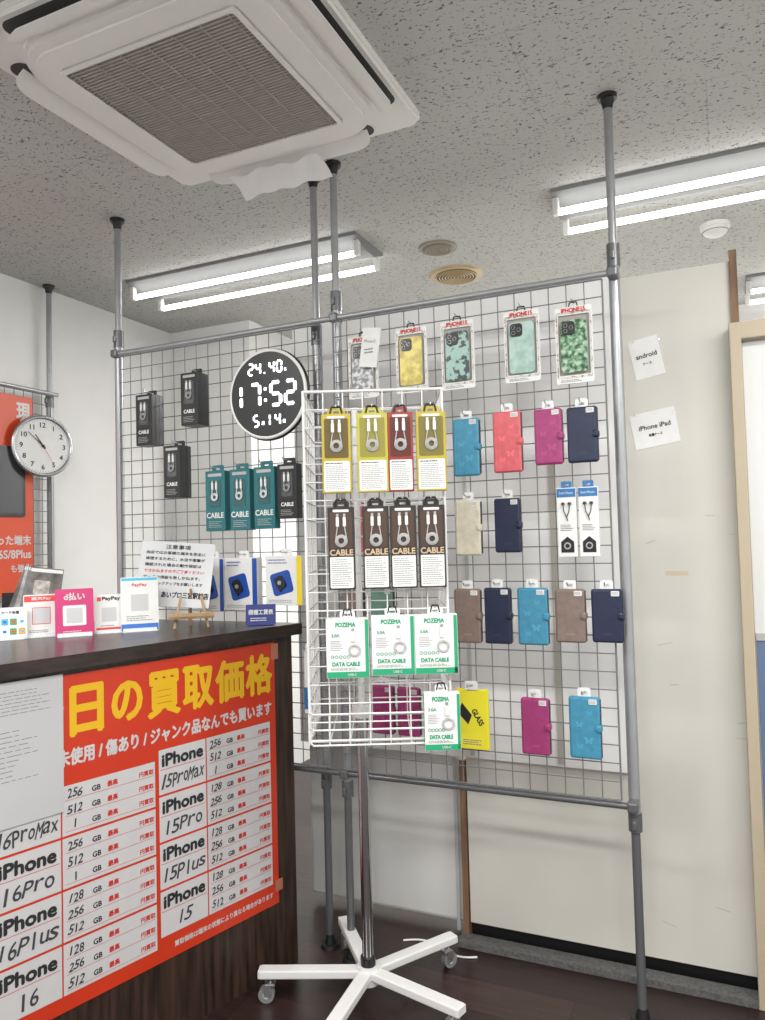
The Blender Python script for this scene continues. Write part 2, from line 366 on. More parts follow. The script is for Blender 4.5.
for i,ch in enumerate(ttl):
    xx=-.165-.114*(len(ttl)-1-i)
    g.text(ch,xx,.937,.118 if ch!='の' else .098,YELLOW,Y0-.0002,w=.100 if ch not in'日の' else .084,bold=.0045)
g.text('未使用 / 傷あり / ジャンク品なんでも買います',-.118,.826,.040,POSTERW,Y0,al='r',w=.695,bold=.0016)
rowh=.1275
def cell(x0,x1,z0,z1,m=POSTERW): g.add([(x0,Y0,z0),(x1,Y0,z0),(x1,Y0,z1),(x0,Y0,z1)],[(0,1,2,3)],m)
PR=random.Random(11)
def group(xa,xb,xc,zt,models,gbs):
    for i,mn in enumerate(models):
        z1=zt-i*rowh-.004; z0=zt-(i+1)*rowh+.002
        cell(xa,xb,z0,z1); cell(xb+.004,xc,z0,z1)
        W=xb-xa
        g.text('iPhone',(xa+xb)/2,z1-.03,.032,INK,Y0-.0008,w=min(.135,W*.86),bold=.0020)
        g.pen(mn,(xa+xb)/2,z0+.034,.036,PEN,Y0-.0008,min(W*.92,.026*len(mn)),PR)
        g.add([(xa+.004,Y0-.0004,z0+.066),(xb-.004,Y0-.0004,z0+.066),(xb-.004,Y0-.0004,z0+.0675),(xa+.004,Y0-.0004,z0+.0675)],[(0,1,2,3)],REDINK)
        w2=xc-xb
        for k in range(3):
            z=z1-.021-.038*k
            g.pen(gbs[i][k],xb+.008+w2*.11,z,.021,PEN,Y0-.0008,.0135*len(gbs[i][k]),PR)
            g.text('GB',xb+.006+w2*.33,z-.003,.013,INK,Y0-.0008,bold=.0005)
            g.text('最高',xb+.006+w2*.50,z-.002,.014,REDINK,Y0-.0008,bold=.0005)
            g.text('円買取',xc-.006,z-.004,.013,REDINK,Y0-.0008,al='r',bold=.0004)
            zz=z-.016
            g.add([(xb+.012,Y0-.0004,zz),(xc-.006,Y0-.0004,zz),(xc-.006,Y0-.0004,zz+.001),(xb+.012,Y0-.0004,zz+.001)],[(0,1,2,3)],REDINK)
group(-.968,-.806,-.540,.762,['16ProMax','16Pro','16Plus','16'],[('256','512','1'),('256','512','1'),('128','256','512'),('128','256','512')])
group(-.528,-.372,-.125,.788,['15ProMax','15Pro','15Plus','15'],[('256','512','1'),('128','256','512'),('128','256','512'),('128','256','512')])
g.text('買取価格は端末の状態により異なる場合があります',-.125,.248,.016,POSTERW,Y0,al='r',w=.36,bold=.0005)
g.obj('printed_sheet',pr)
for x,z,w,h in((-.10,1.0,.03,.05),(-.10,.27,.03,.035)):
    G().box((x,-.0046,z),(w,.0008,h),mat('clear_tape',(.46,.16,.10),.2)).obj('tape',pr)
top(G().box((-1.0,-.0090,.867),(.40,.001,.336),mat('notice_sheet',(.54,.54,.55),.35,var=.03,scale=3)).bars(-.985,-.83,1.015,.955,7,GREYINK,-.0097,3,.20).bars(-1.10,-.85,.925,.80,11,GREYINK,-.0097,4,.16)
   .obj('notice_sheet',loc=(CX-dy*.029,CY+dx*.029,0),rot=(0,0,ca)),'white translucent notice sheet with small print taped over the poster','paper notice')
# ------------------------------------------------------------ hanging goods
HB=mat('hook_metal',(.55,.55,.56),.3,.9)
def hook(g,h,l=.05): return g.path([(0,.006,h+.012),(0,-l,h+.012),(0,-l-.006,h+.02)],.0018,HB,6)
def header(r,w,h,m=WHITE):
    G().rr(0,h+.010,w,.028,.006,-.014,-.016,m,inner=(.016,.008,.003)).obj('header_card',r)
    hook(G(),h).obj('hook',r)
def hue(col,n,rough=.42): return mat('leather_'+n,col,rough,var=.12,bump=.4,scale=60)
LC={'blue':(.055,.26,.40),'coral':(.64,.12,.14),'magenta':(.34,.04,.16),'navy':(.013,.020,.055),'cream':(.62,.58,.46),'taupe':(.21,.155,.13),'green':(.16,.32,.25)}
LE={k:hue(v,k) for k,v in LC.items()}
EMB={k:mat('emboss_'+k,tuple(min(1,c*1.3+.01) for c in v),.5) for k,v in LC.items()}
CLR={}
def wallet(c,x,zt_,zb,w,deco='plain'):
    h=zt_-zb
    key=(c,round(w,3),round(h,3),deco)
    names={'blue':'sky blue','coral':'coral pink','magenta':'magenta','navy':'dark navy','cream':'cream','taupe':'taupe brown','green':'muted green'}
    lab='%s leather wallet phone case hanging on the wire grid'%names[c]
    if deco=='butterfly': lab='%s wallet phone case embossed with butterflies on the grid'%names[c]
    if key in CLR: return dup(CLR[key],(x,2.172,zb))
    r=root('wallet_phone_case',lab,'phone case',(x,2.172,zb),group='wallet phone cases on the wire grid')
    g=G().box((0,-.017,h/2),(w,.020,h),LE[c],bev=.007,seg=3)
    for dz,hh in((.006,.0008),(h-.006,.0008)): g.box((0,-.0273,dz),(w-.014,.0006,hh),EMB[c])
    g.box((-w/2+.009,-.0273,h/2),(.0008,.0006,h-.014),EMB[c])
    if deco=='butterfly':
        for bx,bz,q in((.010,h*.3,1),(-.014,h*.55,.8),(.014,h*.74,.6),(-.014,h*.2,.7)):
            for sx in(-1,1):
                P=[(0,0),(.004,.008),(.011,.011),(.013,.006),(.008,.0),(.010,-.006),(.006,-.009),(.002,-.006)]
                vs=[(bx+sx*a*q,-.0276,bz+b_*q) for a,b_ in P]; g.add(vs,[tuple(range(8)) if sx<0 else tuple(range(8))[::-1]],EMB[c])
    elif deco=='plain': g.rr(0,h*.16,w*.3,.004,.0015,-.0268,-.0275,EMB[c],n=2)
    g.obj('cover',r)
    G().box((w/2-.005,-.019,h*.5),(.018,.026,.022),LE[c],bev=.006).cyl((w/2-.010,-.031,h*.5),(w/2-.010,-.033,h*.5),.003,LE[c],12).obj('clasp',r)
    G().box((w/2-.0005,-.017,h/2),(.003,.012,h*.93),BLACK).obj('phone_shell',r)
    header(r,w*.42,h)
    G().rr(w*.28,h-.012,w*.26,.014,.002,-.028,-.0288,PAPER,n=2).bars(w*.16,w*.40,h-.007,h-.017,3,GREYINK,-.0291,5,.4).obj('price_sticker',r)
    CLR[key]=r; return r
W2=[('blue',-.695,1.702,1.530,.082,'butterfly'),('coral',-.570,1.712,1.533,.085,'butterfly'),('magenta',-.450,1.708,1.548,.080,'butterfly'),('navy',-.355,1.705,1.548,.084,'plain'),
 ('cream',-.697,1.458,1.293,.080,'strap'),('navy',-.577,1.458,1.300,.078,'plain'),
 ('taupe',-.707,1.195,1.035,.082,'plain'),('navy',-.615,1.198,1.035,.080,'plain'),('blue',-.512,1.198,1.035,.088,'butterfly'),('taupe',-.406,1.195,1.045,.084,'plain'),('navy',-.306,1.195,1.048,.084,'plain'),
 ('magenta',-.992,.895,.745,.074,'butterfly'),('magenta',-.905,.893,.745,.074,'butterfly'),('magenta',-.515,.885,.725,.082,'plain'),('blue',-.377,.897,.727,.086,'butterfly'),
 ('coral',-1.045,1.455,1.295,.076,'plain'),('green',-.985,1.198,1.04,.076,'plain'),('taupe',-1.085,1.198,1.035,.072,'plain')]
for a in W2: wallet(*a)
PT=[mat_pattern('case_sketch',(.6,.6,.6),(.15,.16,.17),60,.45,.55),
    mat_pattern('case_yellow',(.45,.36,.05),(.75,.62,.12),40,.4,.6),
    mat_pattern('case_leopard',(.02,.04,.04),(.30,.48,.42),50,.45,.49),
    mat_pattern('case_mint',(.30,.46,.40),(.46,.60,.55),35,.4,.6),
    mat_pattern('case_leaves',(.02,.08,.035),(.16,.34,.20),60,.42,.52,c3=(.45,.55,.40))]
FRP=mat_pattern('frame_print',(.62,.60,.56),(.25,.22,.18),90,.5,.6)
plab=['phone case with a grey sketch print in a white card frame','mustard yellow phone case in a white card frame','black and mint leopard-print phone case in a white card frame','pale mint clear phone case in a white card frame','green leaf-print phone case in a white card frame']
for (x,z1,z0),pm,lb in zip([(-1.035,2.000,1.800),(-.868,2.005,1.800),(-.717,2.005,1.795),(-.520,2.005,1.795),(-.370,1.995,1.775)],PT,plab):
    h=z1-z0; w=.104
    r=root('phone_case_pack',lb,'phone case',(x,2.172,z0),group='patterned phone case packs on the wire grid')
    G().rr(0,h/2,w,h,.006,-.006,-.012,PAPER,inner=(w*.84,h*.79,.004)).rr(0,h/2,w*.95,h*.87,.004,-.0118,-.0122,FRP,inner=(w*.87,h*.81,.003)).rr(0,h/2,w*.9,h*.9,.004,-.005,-.006,mat('card_back',(.35,.33,.30),.6)).text('IPHONE15',0,h-.010,.012,REDINK,-.0128,w=.066,bold=.0007).bars(-.04,.03,.012,.004,2,GREYINK,-.0128,8).obj('card_frame',r)
    G().rr(0,h*.48,.073,.150,.011,-.007,-.017,pm).rr(0,h*.48,.075,.152,.012,-.009,-.014,mat('case_rim',(.5,.5,.48),.3)).obj('case_shell',r)
    g=G().rr(-.014,h*.48+.052,.036,.038,.009,-.016,-.0195,BLACK)
    for lx,lz in((-.022,.060),(-.022,.044),(-.006,.052)): g.cyl((lx,-.019,h*.48+lz),(lx,-.021,h*.48+lz),.0058,STEEL,16).cyl((lx,-.0205,h*.48+lz),(lx,-.0215,h*.48+lz),.0048,BLACK,16)
    g.obj('camera_ring',r)
    G().path([(-.012,-.010,h),(-.010,-.010,h+.012),(.010,-.010,h+.012),(.012,-.010,h)],.002,BLACK,6).path([(0,.006,h+.014),(0,-.04,h+.014)],.0018,HB,6).obj('hanger',r)
top(G().rr(0,0,.062,.125,.003,0,-.001,PAPER,rot=-.16).text('iPhone15',0,.02,.010,GREYINK,-.0015,w=.04,rot=-.16).bars(-.02,.02,.0,-.02,2,GREYINK,-.0015,4).obj('paper_tag',loc=(-1.000,2.142,1.955)),'small white paper tag taped at the top of the grid','paper tag')
ep=root('earphone_pack','slim white earphone pack with blue top on the wire grid','earphones',(-.406,2.172,1.282),group='slim earphone packs on the wire grid')
BLU=mat('pack_blue',(.03,.17,.42),.4)
g=G().box((0,-.014,.1),(.054,.018,.195),PAPER,bev=.002).box((0,-.0235,.183),(.052,.0006,.024),BLU).text('Smart Phones',0,.183,.007,WHITE,-.0242,w=.038).bars(-.018,.018,.095,.075,4,INK,-.0238,3,.3)
g.add([(-.018,-.0238,.015),(.018,-.0238,.015),(.018,-.0238,.045),(0,-.0238,.060),(-.018,-.0238,.045)],[(0,1,2,3,4)],BLACK); g.obj('box',ep)
g=G().disc(0,.034,.010,-.0235,-.0265,CHROME,18).disc(0,.034,.006,-.0265,-.028,BLACK,16)
for sx in(-1,1): g.cyl((sx*.009,-.026,.150),(sx*.009,-.026,.156),.0055,BLACK,14,.004).path([(sx*.009,-.026,.150),(sx*.007,-.026,.130),(0,-.026,.115)],.0013,BLACK,5)
g.path([(0,-.026,.115),(.003,-.026,.104)],.0013,BLACK,5); g.obj('earphones',ep)
G().rr(0,.205,.03,.022,.004,-.013,-.015,BLU,inner=(.012,.006,.002)).obj('header_card',ep); hook(G(),.192,.035).obj('hook',ep)
dup(ep,(-.346,2.172,1.282))
YL=mat('pack_yellow',(.80,.72,.03),.4)
yg=root('screen_glass_pack','bright yellow screen protector pack with a black diamond window','screen protector',(-.705,2.172,.722))
G().box((0,-.01,.088),(.100,.012,.176),YL,bev=.002).text('GLASS',.018,.095,.016,INK,-.0166,w=.05,bold=.0008,rot=rad(-60)).bars(-.03,.03,.03,.012,3,GREYINK,-.0166,6).obj('sleeve',yg)
G().add([(-.044,-.0165,.105),(-.012,-.0165,.072),(.0,-.0165,.100),(-.03,-.0165,.135)],[(0,1,2,3)],BLACK).obj('window_print',yg)
header(yg,.04,.176)
def box_pack(nm,lab,x,z1,z0,w,mm,body_text,grp,d=.034):
    h=z1-z0; teal='teal' in lab
    r=root(nm,lab,'cable pack',(x,2.172,z0),group=grp)
    g=G().box((0,-.006-d/2,h/2),(w,d,h),mm,bev=.002)
    if d>.04:
        for q in range(1,3): g.box((0,-.006-d*q/3,h/2),(w+.0012,.0012,h+.0012),mat('pack_gap',(.05,.05,.055),.5))
    y=-.0065-d-.0004
    g.rr(0,h*.62,w*.56,h*.44,.006,y+.0002,y-.0004,mat('pack_window_black',(.07,.075,.08),.12) if not teal else mat('pack_window_teal',(.02,.09,.10),.15))
    g.rr(0,h*.93,w*.7,h*.05,.002,y+.0002,y-.0004,mat('light_ink',(.45,.45,.45),.6),n=2)
    g.text(body_text,0,h*.26,.018 if teal else .012,WHITE,y-.0003,w=w*(.85 if teal else .62),bold=.0007)
    g.bars(-w*.34,w*.34,h*.17,h*.05,4,mat('light_ink',(0,0,0)),y-.0003,int(x*1000)%17,.3)
    g.obj('box',r)
    c=G()
    for q in(.15,.10): c.torus((0,y-.003-q*.01,h*.56),w*q,.0018,WHITE if teal else mat('cable_dim',(.35,.35,.36),.4),n=24,k=6)
    for sx in(-1,1): c.box((sx*.008,y-.003,h*.74),(.007,.005,.024),WHITE,bev=.001).box((sx*.008,y-.003,h*.74+.015),(.005,.003,.008),HB).cyl((sx*.008,y-.003,h*.74-.010),(sx*.012,y-.003,h*.58),.0016,WHITE if teal else mat('cable_dim',(0,0,0)),6)
    c.obj('coiled_cable',r)
    G().rr(0,h+.008,w*.6,.026,.006,-.02,-.022,mm,inner=(.018,.007,.003)).obj('header_card',r)
    hook(G(),h,.06).obj('hook',r); return r
BK=mat('pack_black',(.008,.008,.010),.3); TL=mat('pack_teal',(.006,.14,.16),.35)
gb='black cable packs on the wire grid'
b0=box_pack('cable_pack','black boxed charging cables stacked on a grid hook',-1.888,1.892,1.708,.074,BK,'CABLE',gb,.060)
for p in((-1.684,2.172,1.764),(-1.764,2.172,1.514)): dup(b0,p)
box_pack('cable_pack','small black boxed cable with pale window on the grid',-1.310,1.606,1.425,.076,BK,'CABLE',gb)
gt='teal cable packs on the wire grid'
t0=box_pack('cable_pack','teal boxed cable with white lettering hanging on the grid',-1.600,1.600,1.392,.082,TL,'CABLE',gt)
for p in((-1.498,2.172,1.392),(-1.400,2.172,1.394)): dup(t0,p)
BW=mat('pack_blue_bright',(.01,.07,.36),.35)
def wb(x,z0,w,h,lab,extra=None):
    r=root('phone_holder_box',lab,'boxed accessory',(x,2.172,z0),group='white and blue boxed accessories on the grid')
    g=G().box((0,-.022,h/2),(w,.034,h),PAPER,bev=.002).rr(-w*.05,h*.45,w*.56,h*.46,.012,-.039,-.0398,BW,rot=.25).rr(w*.43,h/2,w*.14,h*.98,.002,-.039,-.0396,extra or BW,n=2).bars(-w*.42,w*.1,h*.95,h*.83,2,BW,-.0401,int(w*1000),.3).bars(-w*.42,w*.3,h*.12,h*.05,2,GREYINK,-.0401,5,.3)
    g.obj('box',r)
    G().rr(-w*.08,h*.46,w*.24,h*.26,.010,-.0398,-.046,BLACK,rot=.5).cyl((-w*.08,-.041,h*.28),(-w*.02,-.041,h*.42),.004,BLACK,8).disc(-w*.08,h*.46,.007,-.046,-.048,STEEL,16).obj('holder_picture',r)
    header(r,.04,h); return r
wb(-1.628,1.115,.112,.182,'white box with blue panel picturing a black phone holder')
wb(-1.502,1.120,.132,.178,'wide white box with blue panel picturing a black phone holder')
wb(-1.332,1.140,.140,.162,'white box with blue picture and yellow edge strip',mat('pack_yellow2',(.85,.65,.02),.4))
lp=root('small_cable_pack','small white and blue cable pack hanging beside the counter end','cable pack',(-1.250,2.165,.79))
G().box((0,-.014,.10),(.035,.018,.20),PAPER,bev=.002).box((0,-.0235,.05),(.034,.0006,.07),BLU).obj('box',lp); header(lp,.03,.2)
# ------------------------------------------------------------ digital clock
dc=root('digital_wall_clock','round black LED digital clock with white rim on the grid','clock',(-1.372,2.140,1.842)); dc.scale=(.965,1,.965)
G().disc(0,0,.148,.0,-.022,BLACK,72,.148).obj('face',dc)
G().torus((0,-.018,0),.151,.006,WHITE,n=72,k=10).torus((0,-.006,0),.154,.007,BLACK,n=72,k=8).obj('rim',dc)
SEG={'0':'abcdef','1':'bc','2':'abged','4':'fgbc','5':'afgcd','7':'abc'}
def seven(g,ch,x,z,w,h,t,y):
    for s in SEG[ch]:
        P={'a':(0,h/2,1),'g':(0,0,1),'d':(0,-h/2,1),'b':(w/2,h/4,0),'c':(w/2,-h/4,0),'f':(-w/2,h/4,0),'e':(-w/2,-h/4,0)}[s]
        if P[2]: L=w*.78; g.rr(x+P[0],z+P[1],L,t,t*.42,y,y-.001,LED,n=2)
        else: L=h*.42; g.rr(x+P[0],z+P[1],t,L,t*.42,y,y-.001,LED,n=2)
yy=-.0222
g=G()
for ch,x in zip('1752',(-.106,-.048,.036,.094)): seven(g,ch,x,-.002,.038 if ch!='1' else .0,.078,.0125,yy)
g.obj('time_digits',dc,label='glowing white time digits')
g=G()
for z in(.018,-.021): g.rr(-.006,z,.011,.011,.003,yy,yy-.001,LED,n=2)
g.obj('time_colon',dc)
g=G()
for ch,x in zip('2440',(-.064,-.034,.022,.052)): seven(g,ch,x,.091,.018,.038,.0072,yy)
g.rr(-.008,.074,.006,.006,.002,yy,yy-.001,LED,n=2); g.text('%',.076,.078,.010,LED,yy-.001,bold=.0004); g.obj('temperature_digits',dc)
g=G()
for ch,x in zip('514',(-.046,.010,.042)): seven(g,ch,x,-.091,.018 if ch!='1' else 0,.038,.0072,yy)
g.text('月',-.018,-.100,.012,LED,yy-.001,bold=.0004); g.text('日',.068,-.100,.012,LED,yy-.001,bold=.0004)
g.obj('date_digits',dc)
# ------------------------------------------------------------ analogue clock
ak=root('wall_clock','round white analogue wall clock with silver rim','clock',(-2.815,2.474,1.812),(0,0,rad(72)))
G().disc(0,0,.128,.0,-.014,PAPER,64).obj('dial',ak)
G().torus((0,-.012,0),.131,.010,mat('silver_rim',(.5,.51,.53),.25,.8),n=64,k=10).disc(0,0,.132,.008,-.004,STEEL,64).obj('rim',ak)
g=G()
for k in range(1,13):
    t=rad(90-30*k); g.text(str(k),.096*math.cos(t),.096*math.sin(t),.022,INK,-.0146,bold=.0006)
for k in range(60):
    t=rad(6*k); r0=.116; g.box((r0*math.cos(t),-.0145,r0*math.sin(t)),(.005,.0006,.0012),INK,rot=(0,-t,0))
g.obj('numerals',ak)
def hand(nm,ang,l,w,m,y):
    t=rad(90-ang); c=math.cos(t);s_=math.sin(t); px,pz=-s_,c
    G().add([(-c*.015+px*w,y,-s_*.015+pz*w),(-c*.015-px*w,y,-s_*.015-pz*w),(c*l-px*w*.5,y,s_*l-pz*w*.5),(c*l+px*w*.5,y,s_*l+pz*w*.5)],[(0,1,2,3)],m).obj(nm,ak)
hand('hour_hand',326,.062,.0035,INK,-.017); hand('minute_hand',312,.09,.0026,INK,-.018); hand('second_hand',150,.10,.001,REDINK,-.019)
G().disc(0,0,.006,-.014,-.02,INK,16).obj('hub',ak)
op=top(G().box((-.42,0,-.0),(.84,.003,.895),ORANGE).text('現',-.050,.375,.082,POSTERW,-.0022,w=.070,bold=.0028).text('った端末',-.014,-.20,.042,POSTERW,-.0022,al='r',bold=.0013).text('6S/8Plus',-.014,-.262,.036,POSTERW,-.0022,al='r',bold=.0013).text('も強化',-.014,-.325,.034,POSTERW,-.0022,al='r',bold=.001)
  .rr(-.20,-.0+.06,.30,.31,.012,-.0016,-.012,BLACK).rr(-.20,.06,.27,.28,.006,-.012,-.0125,mat('screen_dark',(.05,.055,.06),.15)).obj('wall_poster',loc=(-2.868,2.470,1.588),rot=(0,0,rad(90))),
  'orange-red wall poster with white lettering and a dark phone picture','poster')
# ------------------------------------------------------------ countertop things
ZT=1.082
def stand(nm,lab,x,y,w,h,th,m,deco,cat='sign',lean=-10,grp=None):
    r=root(nm,lab,cat,(x,y,ZT),(0,0,rad(th)),group=grp)
    g=G().rr(0,h/2,w,h,.004,0,-.003,m,n=3); deco(g,w,h); g.obj('card',r,rot=(rad(lean),0,0))
    G().box((0,.012,.002),(w*.9,.05,.004),mat('acrylic',(.75,.77,.78),.1),bev=.001).box((0,-.004,.006),(w*.9,.004,.012),mat('acrylic',(0,0,0)),bev=.001).obj('base',r)
    return r
qr=mat('qr_blank',(.56,.56,.57),.6); PINK=mat('card_pink',(.56,.015,.15),.4); CB=mat('card_blue',(.02,.15,.55),.4); CRD=mat('card_red',(.75,.03,.03),.4); CG=mat('card_green',(.02,.35,.12),.4); CO=mat('card_orange',(.9,.35,.02),.4); CC=mat('card_cyan',(.05,.45,.65),.4)
def d_multi(g,w,h):
    cs=[CB,CRD,CC,CG,CO,CB,CRD,CC,CG,CO]
    g.text('VISA',-w*.34,h*.84,.009,CB,-.0034,bold=.0005)
    g.text('カード各種',w*.12,h*.84,.009,INK,-.0034,bold=.0003)
    for i in range(10):
        g.rr(-w*.38+(i%5)*w*.19,h*(.55 if i<5 else .25),w*.15,h*.2,.002,-.003,-.0036,PAPER if i%3==1 else cs[i],n=2)
        g.rr(-w*.38+(i%5)*w*.19,h*(.55 if i<5 else .25),w*.08,h*.08,.001,-.0036,-.0039,cs[(i+3)%10],n=2)
def d_qr(c,t):
    def f_(g,w,h):
        g.rr(0,h*.90,w*.96,h*.14,.002,-.003,-.0034,c,n=2).text(t,0,h*.90,.011,POSTERW,-.0038,w=w*.55,bold=.0005)
        g.rr(0,h*.50,w*.52,w*.52,.002,-.003,-.0036,c,n=2).rr(0,h*.50,w*.48,w*.48,.001,-.0036,-.0038,qr,n=1)
        g.bars(-w*.35,w*.35,h*.18,h*.06,3,GREYINK,-.0037,3,.35)
    return f_
def d_pink(g,w,h):
    g.rr(0,h*.44,w*.60,w*.56,.004,-.003,-.0035,PAPER,n=3).rr(0,h*.44,w*.42,w*.42,.001,-.0035,-.0037,qr,n=1)
    g.text('d払い',0,h*.84,.022,POSTERW,-.0036,bold=.0008); g.bars(-w*.3,w*.3,h*.13,h*.06,2,POSTERW,-.0036,4)
def d_paypay(g,w,h):
    g.box((-w*.33,-.0033,h*.88),(.012,.0006,.012),CRD).text('PayPay',w*.08,h*.88,.013,INK,-.0038,w=w*.60,bold=.0006)
    g.rr(0,h*.48,w*.5,w*.5,.001,-.003,-.0034,qr,n=1).rr(0,h*.10,w*.9,h*.10,.002,-.003,-.0034,CRD,n=2).bars(-w*.3,w*.3,h*.22,h*.17,1,GREYINK,-.0037,4)
def d_au(g,w,h):
    g.rr(0,h*.96,w*.96,h*.05,.002,-.003,-.0034,CC,n=2).text('PayPay',0,h*.85,.011,CRD,-.0038,w=w*.4,bold=.0004)
    g.rr(0,h*.53,w*.46,w*.46,.001,-.003,-.0034,qr,n=1).bars(-w*.35,w*.35,h*.30,h*.19,3,GREYINK,-.0037,9,.35).rr(0,h*.08,w*.98,h*.13,.002,-.003,-.0034,CB,n=2)
sg='payment notice cards on the counter'
stand('payment_card_stand','white payment sign with rows of coloured card logos',-1.93,1.56,.12,.095,48,PAPER,d_multi,grp=sg)
stand('payment_card_stand','white and red payment card stand on the counter',-1.878,1.645,.098,.128,50,PAPER,d_qr(CRD,'楽天Pay'),grp=sg)
stand('payment_card_stand','bright pink payment card stand on the counter',-1.780,1.680,.108,.143,50,PINK,d_pink,grp=sg)
stand('payment_card_stand','small white payment card stand with red strip',-1.734,1.772,.086,.12,50,PAPER,d_paypay,grp=sg)
stand('payment_card_stand','tall white payment card stand with blue base strip',-1.664,1.828,.112,.170,45,PAPER,d_au,grp=sg)
er=root('wooden_easel','small light wooden tabletop easel','easel',(-1.555,1.938,ZT),(0,0,rad(40)))
for sx in(-1,1): G().box((sx*.042,.012,.050),(.008,.008,.105),LTWOOD,rot=(rad(-14),rad(-sx*12),0),bev=.002).obj('leg',er)
G().box((0,.060,.06),(.008,.008,.14),LTWOOD,rot=(rad(24),0,0),bev=.002).obj('back_leg',er)
G().box((0,-.008,.036),(.14,.026,.009),LTWOOD,bev=.002).box((0,-.022,.044),(.14,.005,.012),LTWOOD,bev=.001).obj('ledge',er)
g=G().rr(0,.115,.235,.215,.004,0,-.004,mat('notice_white',(.58,.59,.60),.25),n=3)
for i,(t,wd,hh) in enumerate((('注意事項',.08,.017),('当店ではお客様の端末を安全に',.19,.012),('修理するために、水没や衝撃が',.19,.012),('確認された場合の動作保証は',.18,.012),('できかねますのでご了承ください',.19,.012),('データの保証も致しかねます。',.18,.012),('事前にバックアップをお願いします',.19,.012))):
    g.text(t,0 if i==0 else -.10,.205-.0205*i,hh*.9,INK if i!=4 else REDINK,-.0046,al='c' if i==0 else 'l',w=wd,bold=.0003)
g.text('あいプロ三宮駅前店',.112,.046,.020,INK,-.0046,al='r',w=.148,bold=.0008)
top(g.obj('notice_board',loc=(-1.628,1.930,ZT+.060),rot=(rad(-16),rad(5),rad(30))),'white notice board with printed Japanese rules on a wooden easel','notice board')
bs=root('name_plate','dark blue acrylic plate with white lettering','sign',(-1.375,2.06,ZT),(0,0,rad(30)))
G().rr(0,.034,.096,.066,.003,0,-.004,mat('acrylic_navy',(.03,.045,.22),.2),n=3).text('機種工賃表',0,.042,.016,POSTERW,-.0046,w=.078,bold=.0006).bars(-.033,.033,.026,.012,2,POSTERW,-.0046,3).obj('plate',bs,rot=(rad(-10),0,0))
G().box((0,.012,.002),(.08,.04,.004),mat('acrylic_navy',(0,0,0)),bev=.001).obj('base',bs)
br=root('brochure_holder','dark acrylic brochure holder with fanned leaflets','brochure holder',(-2.14,1.82,ZT),(0,0,rad(48)))
G().box((0,0,.004),(.16,.07,.008),BLACK,bev=.002).box((0,-.034,.03),(.16,.003,.06),mat('smoke_acrylic',(.10,.10,.11),.15),bev=.001).box((0,.034,.06),(.16,.003,.12),BLACK,bev=.001).obj('tray',br)
for i,c_ in enumerate(((.10,.09,.09),(.28,.26,.25),(.05,.055,.07),(.12,.10,.09))):
    G().rr(0,.105,.105,.18,.002,0,-.004,mat('leaflet_%d'%i,c_,.3,var=.8,scale=25),n=2).rr(0,.185,.10,.012,.001,-.004,-.0044,PAPER,n=1).rr(-.01,.125,.05,.05,.004,-.004,-.0044,mat('leaflet_pic',(.40,.37,.33),.4,var=.5,scale=60),n=2).obj('leaflet',br,loc=(-.025+.02*i,.02-.014*i,.012),rot=(rad(-8-3*i),rad(20-4*i),0))
# ------------------------------------------------------------ wall cards on partition
def wcard(x,z,w,h,rt,txt,sub,lab):
    g=G().rr(0,0,w,h,.002,0,-.0015,PAPER,n=2,rot=rt).text(txt,0,.008,.014,INK,-.002,w=w*.70,rot=rt,bold=.0004).text(sub,.002,-.018,.009,INK,-.002,w=w*.3,rot=rt,bold=.0004)
    for sx in(-1,1): g.cyl((sx*w*.44,-.0015,h*.42),(sx*w*.44,-.004,h*.42),.003,HB,10)
    top(g.obj('label_card',loc=(x,2.460,z)),lab,'paper sign','label cards on the partition')
wcard(-.203,1.890,.088,.125,.18,'android','ケース','small white label card tilted on the cream partition')
wcard(-.187,1.668,.132,.110,.15,'iPhone iPad','各種ケース','wider white label card about phones and tablets')
top(G().rr(0,0,.065,.014,.002,0,-.0006,mat('old_tape',(.58,.50,.38),.6),n=2).obj('tape_strip',loc=(-.14,2.460,1.222)),'short beige tape strip stuck on the cream partition','tape')
# ------------------------------------------------------------ spinner rack
RK=(-1.005,2.030,0); RR=(0,0,yw)
rk=root('spinner_rack','white wire spinner display rack on a chrome pole with casters','display rack',RK,RR)
g=G(); hw=.184; cx=.057; v0=-.275; v1=.02; z0,z1=.826,1.743
def wl(a,b,r=.0021): g.cyl(a,b,r,RACKW,6)
for vv in(v0,v1):
    for i in range(8):
        x=cx-hw+2*hw*i/7; wl((x,vv,z0),(x,vv,z1),.0040 if i in(0,7) else .0021)
    for j in range(20):
        z=z0+(z1-z0)*j/19; wl((cx-hw,vv,z),(cx+hw,vv,z),.0044 if j in(0,19) else .0021)
for xx in(cx-hw,cx+hw):
    for i in range(1,6):
        v=v0+(v1-v0)*i/6; wl((xx,v,z0),(xx,v,z1))
    for j in range(20):
        z=z0+(z1-z0)*j/19; wl((xx,v0,z),(xx,v1,z),.0044 if j in(0,19) else .0021)
for i in range(8):
    x=cx-hw+2*hw*i/7; wl((x,v0,z0),(x,v1,z0),.0022)
    if i in(0,3,7): wl((x,v0,z1),(x,v1,z1))
g.obj('wire_cage',rk)
g=G()
for i in range(8):
    x=cx-hw+2*hw*i/7; wl((x,v0-.028,z0-.004),(x,v0-.028,z0+.075),.0018); wl((x,v0-.028,z0-.004),(x,v0,z0),.0018)
for z in(z0-.004,z0+.035,z0+.075):
    g.path([(cx-hw,v0,z),(cx-hw+.012,v0-.028,z),(cx+hw-.012,v0-.028,z),(cx+hw,v0,z)],.0028,RACKW,6)
g.obj('lower_basket',rk)
